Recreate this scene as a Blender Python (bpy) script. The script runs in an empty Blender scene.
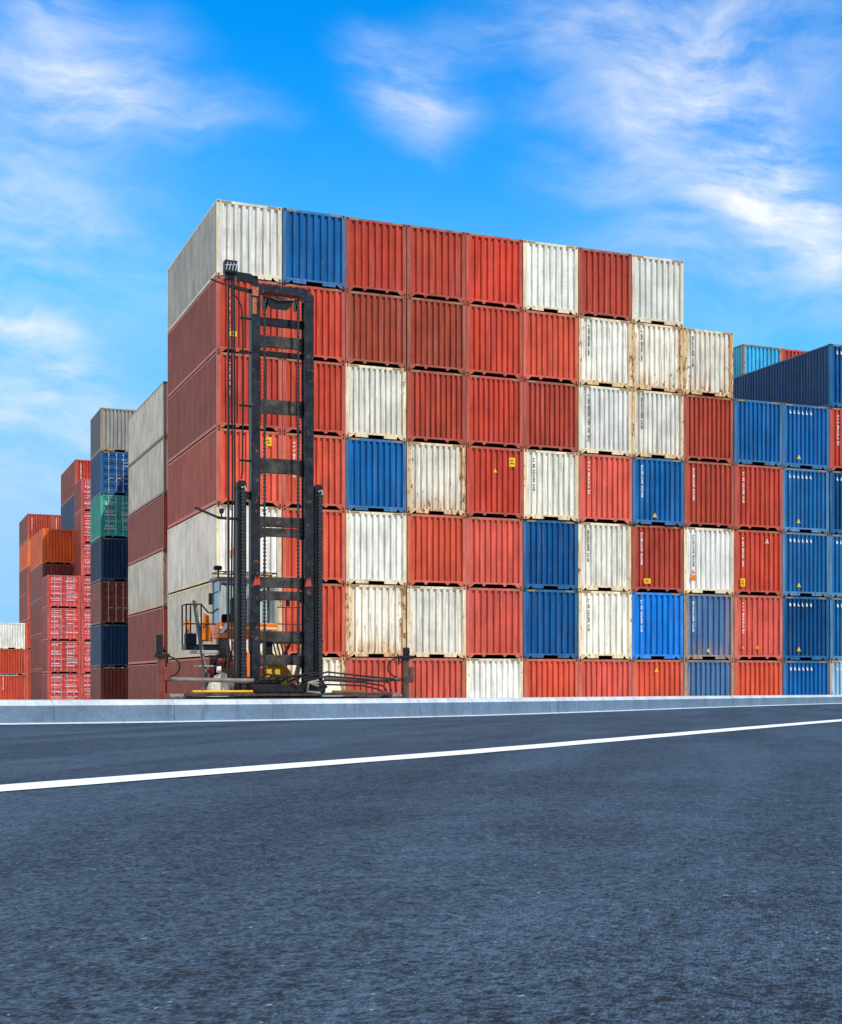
import bpy, math, random
from mathutils import Vector, Matrix
R = math.radians
rng = random.Random(7)
scene = bpy.context.scene
COL = scene.collection

# ------------------------------------------------------------------ layout
TH = 0.4905                      # the container rows are turned this far from the picture plane
P0 = Vector((-20.868, 63.13, 0)) # ground corner of the front wall
D2 = Vector((math.cos(TH), math.sin(TH), 0))    # along the row
D1 = Vector((-math.sin(TH), math.cos(TH), 0))   # away from the viewer
CAM_Z = 1.925
PW, PH = 2.455, 2.9              # pitch across and up
W, HC, STD = 2.438, 2.896, 2.591
SUN_L = (-0.52 * D2 + 0.68 * D1 + Vector((0, 0, -1))).normalized()

def yard(u, v, z=0): return P0 + D2 * u + D1 * v + Vector((0, 0, z))

# ------------------------------------------------------------------ mesh builder
class MB:
    def __init__(s): s.v = []; s.f = []
    def add(s, vs, fs):
        n = len(s.v); s.v += [tuple(p) for p in vs]; s.f += [tuple(i + n for i in f) for f in fs]; return s
    def box(s, x0, x1, y0, y1, z0, z1):
        return s.add([(x0,y0,z0),(x1,y0,z0),(x1,y1,z0),(x0,y1,z0),(x0,y0,z1),(x1,y0,z1),(x1,y1,z1),(x0,y1,z1)],
              [(0,3,2,1),(4,5,6,7),(0,1,5,4),(1,2,6,5),(2,3,7,6),(3,0,4,7)])
    def bbox(s, x0, x1, y0, y1, z0, z1, b=.012):      # box with chamfered edges
        P = []
        for (sx, X) in ((0, x0), (1, x1)):
            for (sy, Y) in ((0, y0), (1, y1)):
                for (sz, Z) in ((0, z0), (1, z1)):
                    dx, dy, dz = b * (1 - 2 * sx), b * (1 - 2 * sy), b * (1 - 2 * sz)
                    P += [(X, Y + dy, Z + dz), (X + dx, Y, Z + dz), (X + dx, Y + dy, Z)]
        g = lambda sx, sy, sz, a: (sx * 4 + sy * 2 + sz) * 3 + a
        F = []
        for sx in (0, 1): q = [g(sx,0,0,0), g(sx,1,0,0), g(sx,1,1,0), g(sx,0,1,0)]; F.append(q if sx else q[::-1])
        for sy in (0, 1): q = [g(0,sy,0,1), g(0,sy,1,1), g(1,sy,1,1), g(1,sy,0,1)]; F.append(q if sy else q[::-1])
        for sz in (0, 1): q = [g(0,0,sz,2), g(1,0,sz,2), g(1,1,sz,2), g(0,1,sz,2)]; F.append(q if sz else q[::-1])
        for sx in (0, 1):
            for sy in (0, 1): F.append((g(sx,sy,0,0), g(sx,sy,0,1), g(sx,sy,1,1), g(sx,sy,1,0)))
        for sx in (0, 1):
            for sz in (0, 1): F.append((g(sx,0,sz,0), g(sx,0,sz,2), g(sx,1,sz,2), g(sx,1,sz,0)))
        for sy in (0, 1):
            for sz in (0, 1): F.append((g(0,sy,sz,1), g(0,sy,sz,2), g(1,sy,sz,2), g(1,sy,sz,1)))
        for sx in (0, 1):
            for sy in (0, 1):
                for sz in (0, 1): F.append((g(sx,sy,sz,0), g(sx,sy,sz,1), g(sx,sy,sz,2)))
        return s.add(P, F)
    def prism(s, pts, axis, a, b):                    # polygon extruded along an axis from a to b
        n = len(pts)
        def mk(p, t): return (t, p[0], p[1]) if axis == 'x' else (p[0], t, p[1]) if axis == 'y' else (p[0], p[1], t)
        vs = [mk(p, a) for p in pts] + [mk(p, b) for p in pts]
        return s.add(vs, [tuple(range(n))[::-1], tuple(range(n, 2 * n))] + [(i, (i + 1) % n, n + (i + 1) % n, n + i) for i in range(n)])
    def bar(s, a, b, w, h=None):                      # rectangular bar between two points
        h = h or w; a, b = Vector(a), Vector(b); d = (b - a).normalized()
        up = Vector((0, 0, 1)) if abs(d.z) < .95 else Vector((0, 1, 0))
        x = d.cross(up).normalized() * w / 2; y = d.cross(x).normalized() * h / 2
        return s.add([a-x-y, a+x-y, a+x+y, a-x+y, b-x-y, b+x-y, b+x+y, b-x+y],
              [(0,3,2,1),(4,5,6,7),(0,1,5,4),(1,2,6,5),(2,3,7,6),(3,0,4,7)])
    def tube(s, pts, r, n=8, cap=True):
        pts = [Vector(p) for p in pts]; m = len(pts); vs = []; fs = []
        prev = None
        for i, p in enumerate(pts):
            d = ((pts[min(i+1, m-1)] - p) + (p - pts[max(i-1, 0)])).normalized()
            if prev is None:
                up = Vector((0, 0, 1)) if abs(d.z) < .9 else Vector((1, 0, 0)); x = d.cross(up).normalized()
            else: x = (prev - d * prev.dot(d)).normalized()
            prev = x; y = d.cross(x); rr = r[i] if isinstance(r, (list, tuple)) else r
            vs += [p + x * rr * math.cos(2*math.pi*k/n) + y * rr * math.sin(2*math.pi*k/n) for k in range(n)]
        for i in range(m - 1):
            for k in range(n): fs.append((i*n+k, i*n+(k+1)%n, (i+1)*n+(k+1)%n, (i+1)*n+k))
        if cap: fs += [tuple(range(n))[::-1], tuple(range((m-1)*n, m*n))]
        return s.add(vs, fs)
    def lathe(s, prof, c, n=24):                      # profile (x offset, radius) turned about an x axis through c
        vs = []; fs = []; m = len(prof)
        for (a, r) in prof: vs += [(c[0]+a, c[1]+r*math.cos(2*math.pi*k/n), c[2]+r*math.sin(2*math.pi*k/n)) for k in range(n)]
        for i in range(m - 1):
            for k in range(n): fs.append((i*n+k, i*n+(k+1)%n, (i+1)*n+(k+1)%n, (i+1)*n+k))
        fs += [tuple(range(n))[::-1], tuple(range((m-1)*n, m*n))]
        return s.add(vs, fs)
    def mesh(s, name, mat=None):
        me = bpy.data.meshes.new(name); me.from_pydata(s.v, [], s.f); me.update()
        if mat: me.materials.append(mat)
        return me

def fix_normals(me):
    import bmesh
    b = bmesh.new(); b.from_mesh(me); bmesh.ops.recalc_face_normals(b, faces=b.faces); b.to_mesh(me); b.free(); me.update()

def link(name, me, parent=None, color=None, loc=None):
    o = bpy.data.objects.new(name, me); COL.objects.link(o)
    if parent: o.parent = parent
    if color: o.color = color
    if loc is not None: o.location = loc
    return o
def part(name, mb, mat, parent, fix=True):
    me = mb.mesh(name, mat)
    if fix: fix_normals(me)
    return link(name, me, parent)
def empty(name, loc, rz, label, cat, group=None):
    o = bpy.data.objects.new(name, None); COL.objects.link(o)
    o.location = loc; o.rotation_euler = (0, 0, rz); o.empty_display_size = .5
    o['label'] = label; o['category'] = cat
    if group: o['group'] = group
    return o

# ------------------------------------------------------------------ materials
class NT:
    def __init__(s, name):
        s.m = bpy.data.materials.new(name); s.m.use_nodes = True
        s.t = s.m.node_tree; s.n = s.t.nodes; s.b = s.n['Principled BSDF']
    def node(s, ty, **kw):
        nd = s.n.new(ty)
        for k, v in kw.items():
            if k.startswith('i_'):
                key = k[2:]; key = int(key) if key.isdigit() else key.replace('_', ' ')
                nd.inputs[key].default_value = v
            else: setattr(nd, k, v)
        return nd
    def l(s, a, b): s.t.links.new(a, b)
    def math(s, op, a, b=None, c=None, clamp=False):
        nd = s.n.new('ShaderNodeMath'); nd.operation = op; nd.use_clamp = clamp
        for i, x in enumerate((a, b, c)):
            if x is None: continue
            if isinstance(x, (int, float)): nd.inputs[i].default_value = x
            else: s.l(x, nd.inputs[i])
        return nd.outputs[0]
    def mix(s, fac, a, b, blend='MIX'):
        nd = s.n.new('ShaderNodeMix'); nd.data_type = 'RGBA'; nd.blend_type = blend
        for i, x in ((0, fac), (6, a), (7, b)):
            if isinstance(x, (int, float)): nd.inputs[i].default_value = x
            elif isinstance(x, tuple): nd.inputs[i].default_value = x if len(x) == 4 else x + (1,)
            else: s.l(x, nd.inputs[i])
        return nd.outputs[2]
    def ramp(s, x, a, b, lo=0., hi=1.):
        nd = s.n.new('ShaderNodeMapRange'); nd.interpolation_type = 'SMOOTHSTEP'
        s.l(x, nd.inputs[0])
        for i, v in enumerate((a, b, lo, hi)): nd.inputs[1 + i].default_value = v
        return nd.outputs[0]
    def noise(s, vec, scale, detail=3., rough=.55):
        nd = s.n.new('ShaderNodeTexNoise'); nd.inputs['Scale'].default_value = scale
        nd.inputs['Detail'].default_value = detail; nd.inputs['Roughness'].default_value = rough
        s.l(vec, nd.inputs['Vector']); return nd.outputs['Fac']
    def mapping(s, vec, scale, loc=None):
        nd = s.n.new('ShaderNodeMapping'); nd.inputs['Scale'].default_value = scale
        s.l(vec, nd.inputs['Vector'])
        if loc is not None: s.l(loc, nd.inputs['Location'])
        return nd.outputs[0]

def simple(name, col, rough=.5, metal=0., var=.15, scale=6., bump=0., rust=0.):
    k = NT(name); tc = k.node('ShaderNodeTexCoord').outputs['Object']
    n = k.noise(tc, scale, 4)
    f = k.ramp(n, .3, .7, 1 - var, 1 + var)
    vm = k.node('ShaderNodeVectorMath', operation='SCALE'); vm.inputs[0].default_value = col[:3]; k.l(f, vm.inputs['Scale'])
    out = vm.outputs[0]
    if rust:
        r = k.ramp(k.noise(tc, scale * 1.7, 6, .65), .62 - rust * .2, .70 - rust * .2)
        out = k.mix(r, out, (.16, .065, .025))
    k.l(out, k.b.inputs['Base Color']); k.b.inputs['Roughness'].default_value = rough; k.b.inputs['Metallic'].default_value = metal; k.b.inputs['Specular IOR Level'].default_value = .22
    if bump:
        b = k.node('ShaderNodeBump'); b.inputs['Strength'].default_value = bump; b.inputs['Distance'].default_value = .02
        k.l(n, b.inputs['Height']); k.l(b.outputs[0], k.b.inputs['Normal'])
    return k.m

def paint_material():
    """Painted corten steel: colour from the object's own colour, amount of rust from its alpha."""
    k = NT('painted_steel')
    tc = k.node('ShaderNodeTexCoord').outputs['Object']
    oi = k.node('ShaderNodeObjectInfo')
    off = k.node('ShaderNodeCombineXYZ')
    for i, mul in enumerate((61., 37., 83.)): k.l(k.math('MULTIPLY', oi.outputs['Random'], mul), off.inputs[i])
    vec = k.mapping(tc, (1, 1, 1), off.outputs[0])
    streak = k.mapping(tc, (5., 5., .35), off.outputs[0])
    col = oi.outputs['Color']; rust = oi.outputs['Alpha']
    big = k.noise(vec, .8, 3); st = k.noise(streak, 1.6, 4); fine = k.noise(vec, 9., 5, .6)
    # fading and grime of the paint film
    f = k.math('ADD', k.ramp(big, .3, .7, -.12, .12), k.ramp(st, .32, .68, -.17, .15))
    f = k.math('ADD', k.math('ADD', f, k.ramp(fine, .3, .75, -.06, .05)), 1.)
    sc = k.node('ShaderNodeVectorMath', operation='SCALE'); k.l(col, sc.inputs[0]); k.l(f, sc.inputs['Scale'])
    base = sc.outputs[0]
    chalk = k.math('MULTIPLY', k.ramp(k.noise(streak, .9, 3), .48, .75), .22)
    pale = k.node('ShaderNodeVectorMath', operation='ADD'); k.l(base, pale.inputs[0]); pale.inputs[1].default_value = (.16, .16, .16)
    base = k.mix(chalk, base, pale.outputs[0])
    grime = k.math('MULTIPLY', k.ramp(k.noise(streak, 3.1, 5, .65), .52, .70), k.math('ADD', k.math('MULTIPLY', rust, .45), .22))
    base = k.mix(grime, base, (.10, .055, .03))
    # stained yellow-brown along the edges and foot of the panel, where water sits
    sx = k.node('ShaderNodeSeparateXYZ'); k.l(tc, sx.inputs[0])
    ex = k.math('MULTIPLY', k.ramp(k.math('ABSOLUTE', k.math('SUBTRACT', sx.outputs[0], W / 2)), .70, 1.12), k.math('LESS_THAN', sx.outputs[1], .2))
    ez = k.math('MULTIPLY', k.ramp(sx.outputs[2], 1.15, .15), .9)
    edge = k.math('ADD', k.math('MAXIMUM', ex, ez), .12)
    stain = k.math('MULTIPLY', k.math('MULTIPLY', k.ramp(k.noise(streak, 1.1, 4, .6), .36, .62), edge), k.ramp(rust, .24, .95, 0., 1.45), clamp=True)
    base = k.mix(stain, base, k.mix(.62, base, (.56, .30, .10)))
    # rust spots and runs
    sp = k.noise(k.mapping(tc, (1.6, 1.6, .75), off.outputs[0]), 4.2, 6, .68)
    thr = k.math('SUBTRACT', .725, k.math('MULTIPLY', k.math('MULTIPLY', rust, k.math('ADD', edge, .55)), .13))
    r1 = k.math('MULTIPLY', k.math('SUBTRACT', sp, thr), 22., clamp=True)
    run = k.noise(streak, 4.2, 5, .62)
    thr2 = k.math('SUBTRACT', .775, k.math('MULTIPLY', k.math('MULTIPLY', rust, k.math('ADD', edge, .55)), .14))
    r2 = k.math('MULTIPLY', k.math('SUBTRACT', run, thr2), 14., clamp=True)
    rr = k.math('MAXIMUM', r1, r2)
    base = k.mix(k.math('MULTIPLY', rr, .9), base, k.mix(fine, (.11, .035, .014), (.26, .10, .035)))
    # bright chips where the film has been knocked off
    chip = k.ramp(k.noise(vec, 14., 2, .5), .745, .775)
    base = k.mix(k.math('MULTIPLY', chip, .55), base, (.55, .45, .40))
    k.l(base, k.b.inputs['Base Color'])
    k.l(k.ramp(rr, 0., 1., .42, .85), k.b.inputs['Roughness'])
    k.b.inputs['Specular IOR Level'].default_value = .16
    dent = k.noise(vec, 1.7, 3); b = k.node('ShaderNodeBump'); b.inputs['Strength'].default_value = .35; b.inputs['Distance'].default_value = .05
    hh = k.math('ADD', dent, k.math('MULTIPLY', fine, .03)); k.l(hh, b.inputs['Height']); k.l(b.outputs[0], k.b.inputs['Normal'])
    return k.m
PAINT = paint_material()
M_UNDER = simple('underside_black', (.012, .011, .010), .9)
M_STEEL = simple('galvanised_steel', (.42, .43, .44), .45, .4, .15)
M_FAINT = simple('faded_white_decal', (.62, .56, .54), .5, 0, .25, 20)
M_WHITE = simple('white_decal', (.66, .66, .64), .5, 0, .25, 20)
M_BLACKT = simple('black_decal', (.03, .03, .035), .5, 0, .3, 20)
M_YELLOW = simple('yellow_decal', (.75, .42, .01), .5, 0, .15, 10)
M_ORANGED = simple('orange_decal', (.72, .17, .02), .5, 0, .15, 10)
M_MAST = simple('mast_charcoal_paint', (.013, .015, .020), .42, 0, .6, 3., .3, .22)
M_MASTBAR = simple('mast_greasy_plate', (.050, .043, .038), .5, 0, .6, 2.5, .3, .2)
M_BLACK = simple('black_paint', (.012, .012, .013), .45, 0, .3, 4.)
M_CHAIN = simple('oiled_chain_steel', (.05, .047, .043), .4, .5, .3, 9.)
M_LINK = simple('energy_chain_plastic', (.03, .03, .032), .5, 0, .3, 9.)
M_RUBBER = simple('rubber', (.016, .016, .017), .8, 0, .25, 5.)
M_ORANGE = simple('machine_orange', (.70, .17, .015), .4, 0, .15, 2., 0, .1)
M_MYELLOW = simple('machine_yellow', (.74, .38, .02), .4, 0, .15, 3., 0, .1)
M_CREAM = simple('machine_cream', (.68, .62, .47), .45, 0, .1, 3., 0, .12)
M_GREYBEAM = simple('worn_grey_beam', (.16, .145, .13), .5, .1, .35, 3., .2, .25)
M_DARKBEAM = simple('greasy_dark_beam', (.055, .048, .042), .4, .1, .45, 4., .2, .2)
M_REDPAINT = simple('worn_red_paint', (.17, .04, .032), .5, 0, .25, 3., 0, .2)
M_BROWN = simple('rusty_brown_steel', (.085, .045, .035), .6, 0, .35, 5., .2, .3)
M_SEAT = simple('dark_blue_upholstery', (.02, .035, .08), .8, 0, .2, 8.)
M_LAMP = simple('lamp_lens', (.6, .6, .58), .2, 0, .1, 8.)

def glass_material():
    k = NT('cab_glass'); n = k.n
    tr = k.node('ShaderNodeBsdfTransparent'); tr.inputs[0].default_value = (.80, .90, .94, 1)
    gl = k.node('ShaderNodeBsdfGlossy'); gl.inputs['Roughness'].default_value = .03
    fr = k.node('ShaderNodeFresnel'); fr.inputs[0].default_value = 1.5
    mx = k.node('ShaderNodeMixShader'); k.l(k.math('MULTIPLY', fr.outputs[0], 1.6, clamp=True), mx.inputs[0])
    k.l(tr.outputs[0], mx.inputs[1]); k.l(gl.outputs[0], mx.inputs[2]); k.l(mx.outputs[0], n['Material Output'].inputs[0])
    return k.m
M_GLASS = glass_material()

def hazard_material():
    k = NT('hazard_stripes'); tc = k.node('ShaderNodeTexCoord').outputs['Object']
    sp = k.node('ShaderNodeSeparateXYZ'); k.l(tc, sp.inputs[0])
    s = k.math('ADD', sp.outputs[0], sp.outputs[2]); fr = k.math('FRACT', k.math('MULTIPLY', s, 11.))
    wear = k.ramp(k.noise(tc, 25., 4), .44, .58)
    c = k.mix(k.math('GREATER_THAN', fr, .5), (.52, .34, .09), (.03, .026, .022))
    c = k.mix(k.math('MULTIPLY', wear, .8), c, (.30, .11, .05))
    k.l(c, k.b.inputs['Base Color']); k.b.inputs['Roughness'].default_value = .55
    return k.m
M_HAZ = hazard_material()

# ------------------------------------------------------------------ container part meshes (shared)
MESH = {}
def corrugated_end(H, n, depth=.070, y_out=.012):
    key = ('end', H, n)
    if key in MESH: return MESH[key]
    x0, x1, z0, z1 = .142, W - .142, .20, H - .105
    p = (x1 - x0) / n; prof = []
    for i in range(n):
        a = x0 + i * p
        prof += [(a, y_out), (a + .46 * p, y_out), (a + .58 * p, y_out + depth), (a + .88 * p, y_out + depth)]
    prof += [(x1, y_out)]
    mb = MB(); m = len(prof)
    mb.add([(x, y, z0) for x, y in prof] + [(x, y, z1) for x, y in prof], [(i, i + 1, m + i + 1, m + i) for i in range(m - 1)])
    MESH[key] = mb.mesh('end_panel', PAINT); return MESH[key]
def corrugated_side(H, L):
    key = ('side', H, L)
    if key in MESH: return MESH[key]
    y0, y1, z0, z1 = .15, L - .15, .17, H - .07
    n = round((y1 - y0) / .278); p = (y1 - y0) / n; prof = []
    for i in range(n):
        a = y0 + i * p
        prof += [(a, .010), (a + .34 * p, .010), (a + .46 * p, .070), (a + .88 * p, .070)]
    prof.append((y1, .010)); m = len(prof); mb = MB()
    mb.add([(x, y, z0) for y, x in prof] + [(x, y, z1) for y, x in prof], [(i + 1, i, m + i, m + i + 1) for i in range(m - 1)])
    MESH[key] = mb.mesh('side_panel', PAINT); return MESH[key]
def casting_box(mb, H, L, i, j, k, e=0.):
    x0 = 0 if i == 0 else W - .162; y0 = 0 if j == 0 else L - .178; z0 = 0 if k == 0 else H - .118
    mb.bbox(x0, x0 + .162, y0, y0 + .178, z0, z0 + .118, .008)
    yy = (-.002, .03) if j == 0 else (L - .03, L + .002)
def casting(H, L, i, j, k):
    key = ('cast', H, L, i, j, k)
    if key not in MESH:
        mb = MB(); casting_box(mb, H, L, i, j, k); MESH[key] = mb.mesh('corner_casting', PAINT)
    return MESH[key]
def casting_hole(H, L, i, k):
    key = ('hole', H, L, i, k)
    if key not in MESH:
        mb = MB(); x0 = 0 if i == 0 else W - .162; z0 = 0 if k == 0 else H - .118
        pts = [(x0 + .081 + .030 * math.cos(a * math.pi / 8), z0 + .059 + .042 * math.sin(a * math.pi / 8)) for a in range(16)]
        mb.prism(pts, 'y', -.0015, .004); me = mb.mesh('casting_slot', M_UNDER); fix_normals(me); MESH[key] = me
    return MESH[key]
def frame(H, L, plates, castings, doors=False):
    key = ('frame', H, L, plates, castings, doors)
    if key in MESH: return MESH[key]
    mb = MB(); pw = .135
    for i in (0, 1):
        x0 = .004 if i == 0 else W - .004 - pw
        for j in (0, 1):
            y0 = .005 if j == 0 else L - .145
            mb.box(x0, x0 + pw, y0, y0 + .14, .118, H - .118)
        xs = (.004, .062) if i == 0 else (W - .062, W - .004)
        mb.box(xs[0], xs[1], .178, L - .178, H - .075, H - .012)          # top side rail
        mb.box(xs[0], xs[1], .178, L - .178, .055, .175)                   # bottom side rail
    for j in (0, 1):
        q = lambda a, b: (a, b) if j == 0 else (L - b, L - a)
        y = q(.006, .09); mb.box(.162, W - .162, y[0], y[1], H - .11, H - .012)   # header
        y = q(.007, .10); mb.box(.139, W - .139, y[0], y[1], .145, .215)          # sill
        for s in (0, 1):
            f = lambda x: x if s == 0 else W - x
            y = q(.009, .09)
            mb.prism([(f(.162), .02), (f(.22), .02), (f(.36), .1445), (f(.162), .1445)], 'y', *y)
            if plates: mb.prism([(f(.40), .035), (f(.90), .035), (f(.90), .1445), (f(.37), .1445)], 'y', *y)
            else: mb.prism([(f(.74), .06), (f(.80), .06), (f(.86), .1445), (f(.68), .1445)], 'y', *y)
    if castings:
        for i in (0, 1):
            for j in (0, 1):
                for k in (0, 1): casting_box(mb, H, L, i, j, k)
    me = mb.mesh('frame', PAINT); fix_normals(me); MESH[key] = me; return me
def roof(H, L):
    key = ('roof', H, L)
    if key not in MESH:
        mb = MB(); y0, y1 = .10, L - .10; n = int((y1 - y0) / .42); p = (y1 - y0) / n; prof = []
        for i in range(n):
            a = y0 + i * p; prof += [(a, H - .030), (a + .40 * p, H - .030), (a + .5 * p, H - .014), (a + .9 * p, H - .014)]
        prof.append((y1, H - .030)); m = len(prof)
        mb.add([(.063, y, z) for y, z in prof] + [(W - .063, y, z) for y, z in prof], [(i, m + i, m + i + 1, i + 1) for i in range(m - 1)])
        MESH[key] = mb.mesh('roof', PAINT)
    return MESH[key]
def floor_mesh(H, L):
    key = ('floor', L)
    if key not in MESH:
        mb = MB(); mb.box(.063, W - .063, .105, L - .105, .155, .185); n = int(L / .6)
        for i in range(1, n): mb.box(.064, W - .064, i * L / n, i * L / n + .045, .05, .1545)
        me = mb.mesh('underfloor', M_UNDER); fix_normals(me); MESH[key] = me
    return MESH[key]
def hazard(H, i):
    key = ('haz', H, i)
    if key not in MESH:
        mb = MB(); x0 = .185 if i == 0 else W - .185 - .36
        mb.box(x0, x0 + .36, .001, .0055, H - .092, H - .026); MESH[key] = mb.mesh('hazard_strip', M_HAZ)
    return MESH[key]
def vtext(seed, mat, z1=2.55, length=1.35, x=.455, horizontal=False):
    """Rows of small unreadable characters, as the photograph shows them."""
    key = ('vt', seed, mat.name, z1, length, x)
    if key not in MESH:
        rg = random.Random(seed * 13 + 5); mb = MB(); z = z1
        while z > z1 - length:
            h = rg.uniform(.055, .085)
            w = rg.uniform(.065, .095)
            # a character: two or three strokes
            mb.box(x - w / 2, x - w / 2 + .03, .0075, .0100, z - h, z)
            if rg.random() < .8: mb.box(x - w / 2 + .031, x + w / 2, .0075, .0100, z - .026, z)
            if rg.random() < .7: mb.box(x - w / 2 + .031, x + w / 2, .0075, .0100, z - h, z - h + .024)
            if rg.random() < .6: mb.box(x + w / 2 - .024, x + w / 2, .0075, .0100, z - h + .0245, z - .0265)
            z -= h + .022
            if rg.random() < .16: z -= .07
        MESH[key] = mb.mesh('lettering', mat)
    return MESH[key]
def htext(seed, n=6):
    key = ('ht', seed, n)
    if key not in MESH:
        mb = MB(); rg = random.Random(seed); x0 = .142; p = (W - .284) / 10
        for i in range(n):
            a = x0 + (i + 1) * p + .006; w = .42 * p - .01
            mb.box(a, a + w * .45, .0075, .0100, 2.46, 2.60)
            mb.box(a + w * .46, a + w, .0075, .0100, 2.44, 2.44 + rg.uniform(.07, .13))
        MESH[key] = mb.mesh('lettering', M_WHITE)
    return MESH[key]
def rect_decal(x, z, w, h, mat):
    mb = MB(); mb.box(x - w/2, x + w/2, .0070, .0102, z - h/2, z + h/2); return mb.mesh('sticker', mat)
def tri_decal(x, z, s, mat):
    mb = MB(); mb.prism([(x - s/2, z), (x + s/2, z), (x, z + s)], 'y', .0070, .0102); me = mb.mesh('warning_triangle', mat); fix_normals(me); return me

# door end
def door_panel(H, side, n=5):
    key = ('door', H, side)
    if key not in MESH:
        a, b = (.145, W / 2 - .008) if side == 0 else (W / 2 + .008, W - .145)
        z0, z1 = .21, H - .115; mb = MB(); p = (z1 - z0) / n; prof = [(.030, z0)]
        for i in range(n):
            z = z0 + i * p
            prof += [(.030, z + .20 * p), (.062, z + .32 * p), (.062, z + .68 * p), (.030, z + .80 * p)]
        prof.append((.030, z1)); m = len(prof)
        mb.add([(a + .06, y, z) for y, z in prof] + [(b - .06, y, z) for y, z in prof], [(i, m + i, m + i + 1, i + 1) for i in range(m - 1)])
        mb.box(a, a + .06, .020, .075, z0, z1); mb.box(b - .06, b, .020, .075, z0, z1)
        me = mb.mesh('door', PAINT); fix_normals(me); MESH[key] = me
    return MESH[key]
def door_rod(H, x):
    key = ('rod', H, x)
    if key not in MESH:
        mb = MB(); mb.tube([(x, .004, .15), (x, .004, H - .05)], .021, 8)
        for z in (.28, .95, 1.75, H - .25): mb.box(x - .05, x + .05, .0, .029, z, z + .07)
        mb.box(x, x + .30, -.022, -.006, 1.08, 1.13)
        me = mb.mesh('locking_rod', M_STEEL); fix_normals(me); MESH[key] = me
    return MESH[key]
def door_text(side, seed, heavy):
    key = ('dt', side, seed, heavy)
    if key not in MESH:
        rg = random.Random(seed * 7 + side); mb = MB(); a = .23 if side == 0 else W / 2 + .10
        z = 2.36
        while z > .5:
            if not heavy and rg.random() < .6: z -= .22; continue
            x = a + rg.uniform(0, .1); end = a + rg.uniform(.55, .85) if heavy else a + rg.uniform(.2, .6)
            h = rg.choice((.04, .05, .09)) if heavy else .05
            while x < end:
                w = rg.uniform(.04, .12); mb.box(x, x + w, .018, .0195, z, z + h); x += w + .045
            z -= h + rg.choice((.10, .16, .30)) * (1 if heavy else 1.6)
        MESH[key] = mb.mesh('lettering', M_FAINT)
    return MESH[key]

# ------------------------------------------------------------------ colours of paint (linear), alpha = rust
PAL = {
 'red':      (.50, .056, .028, .12), 'darkred':  (.41, .045, .024, .12), 'brightred':(.56, .052, .026, .05),
 'brown':    (.33, .055, .026, .24), 'orangered':(.63, .088, .044, .10), 'pink':     (.60, .098, .064, .14),
 'redbrown': (.38, .050, .026, .18), 'white':    (.76, .73, .66, .10),  'greywhite':(.60, .58, .51, .14),
 'cream':    (.77, .74, .64, .50),   'rusty':    (.76, .71, .59, .85),  'warm':     (.77, .73, .62, .40),
 'blue':     (.005, .108, .31, .06), 'deepblue': (.004, .070, .21, .06), 'brightblue':(.003, .165, .54, .05),
 'steel':    (.045, .135, .28, .55), 'navy':     (.006, .040, .100, .05), 'light':    (.04, .38, .62, .40),
 'midblue':  (.010, .125, .32, .14),  'teal':     (.022, .30, .25, .12),  'orange':   (.70, .120, .020, .06),
 'maroon':   (.20, .045, .030, .12), 'grey':     (.31, .30, .27, .34),  'doorred':  (.52, .050, .042, .12),
 'paleblue': (.28, .52, .70, .35),   'vermilion':(.46, .058, .026, .06),
}
FRAME_TINT = {'white': (.74, .64, .44, .45), 'cream': (.74, .58, .36, .80), 'rusty': (.74, .56, .33, .90), 'warm': (.78, .66, .44, .60),
              'greywhite': (.66, .58, .42, .40), 'blue': (.04, .14, .28, .30), 'midblue': (.08, .20, .34, .30), 'grey': (.26, .19, .13, .45),
              'steel': (.14, .16, .20, .70), 'deepblue': (.02, .11, .25, .15), 'light': (.10, .14, .16, .85), 'paleblue': (.4, .32, .22, .7)}

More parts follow.
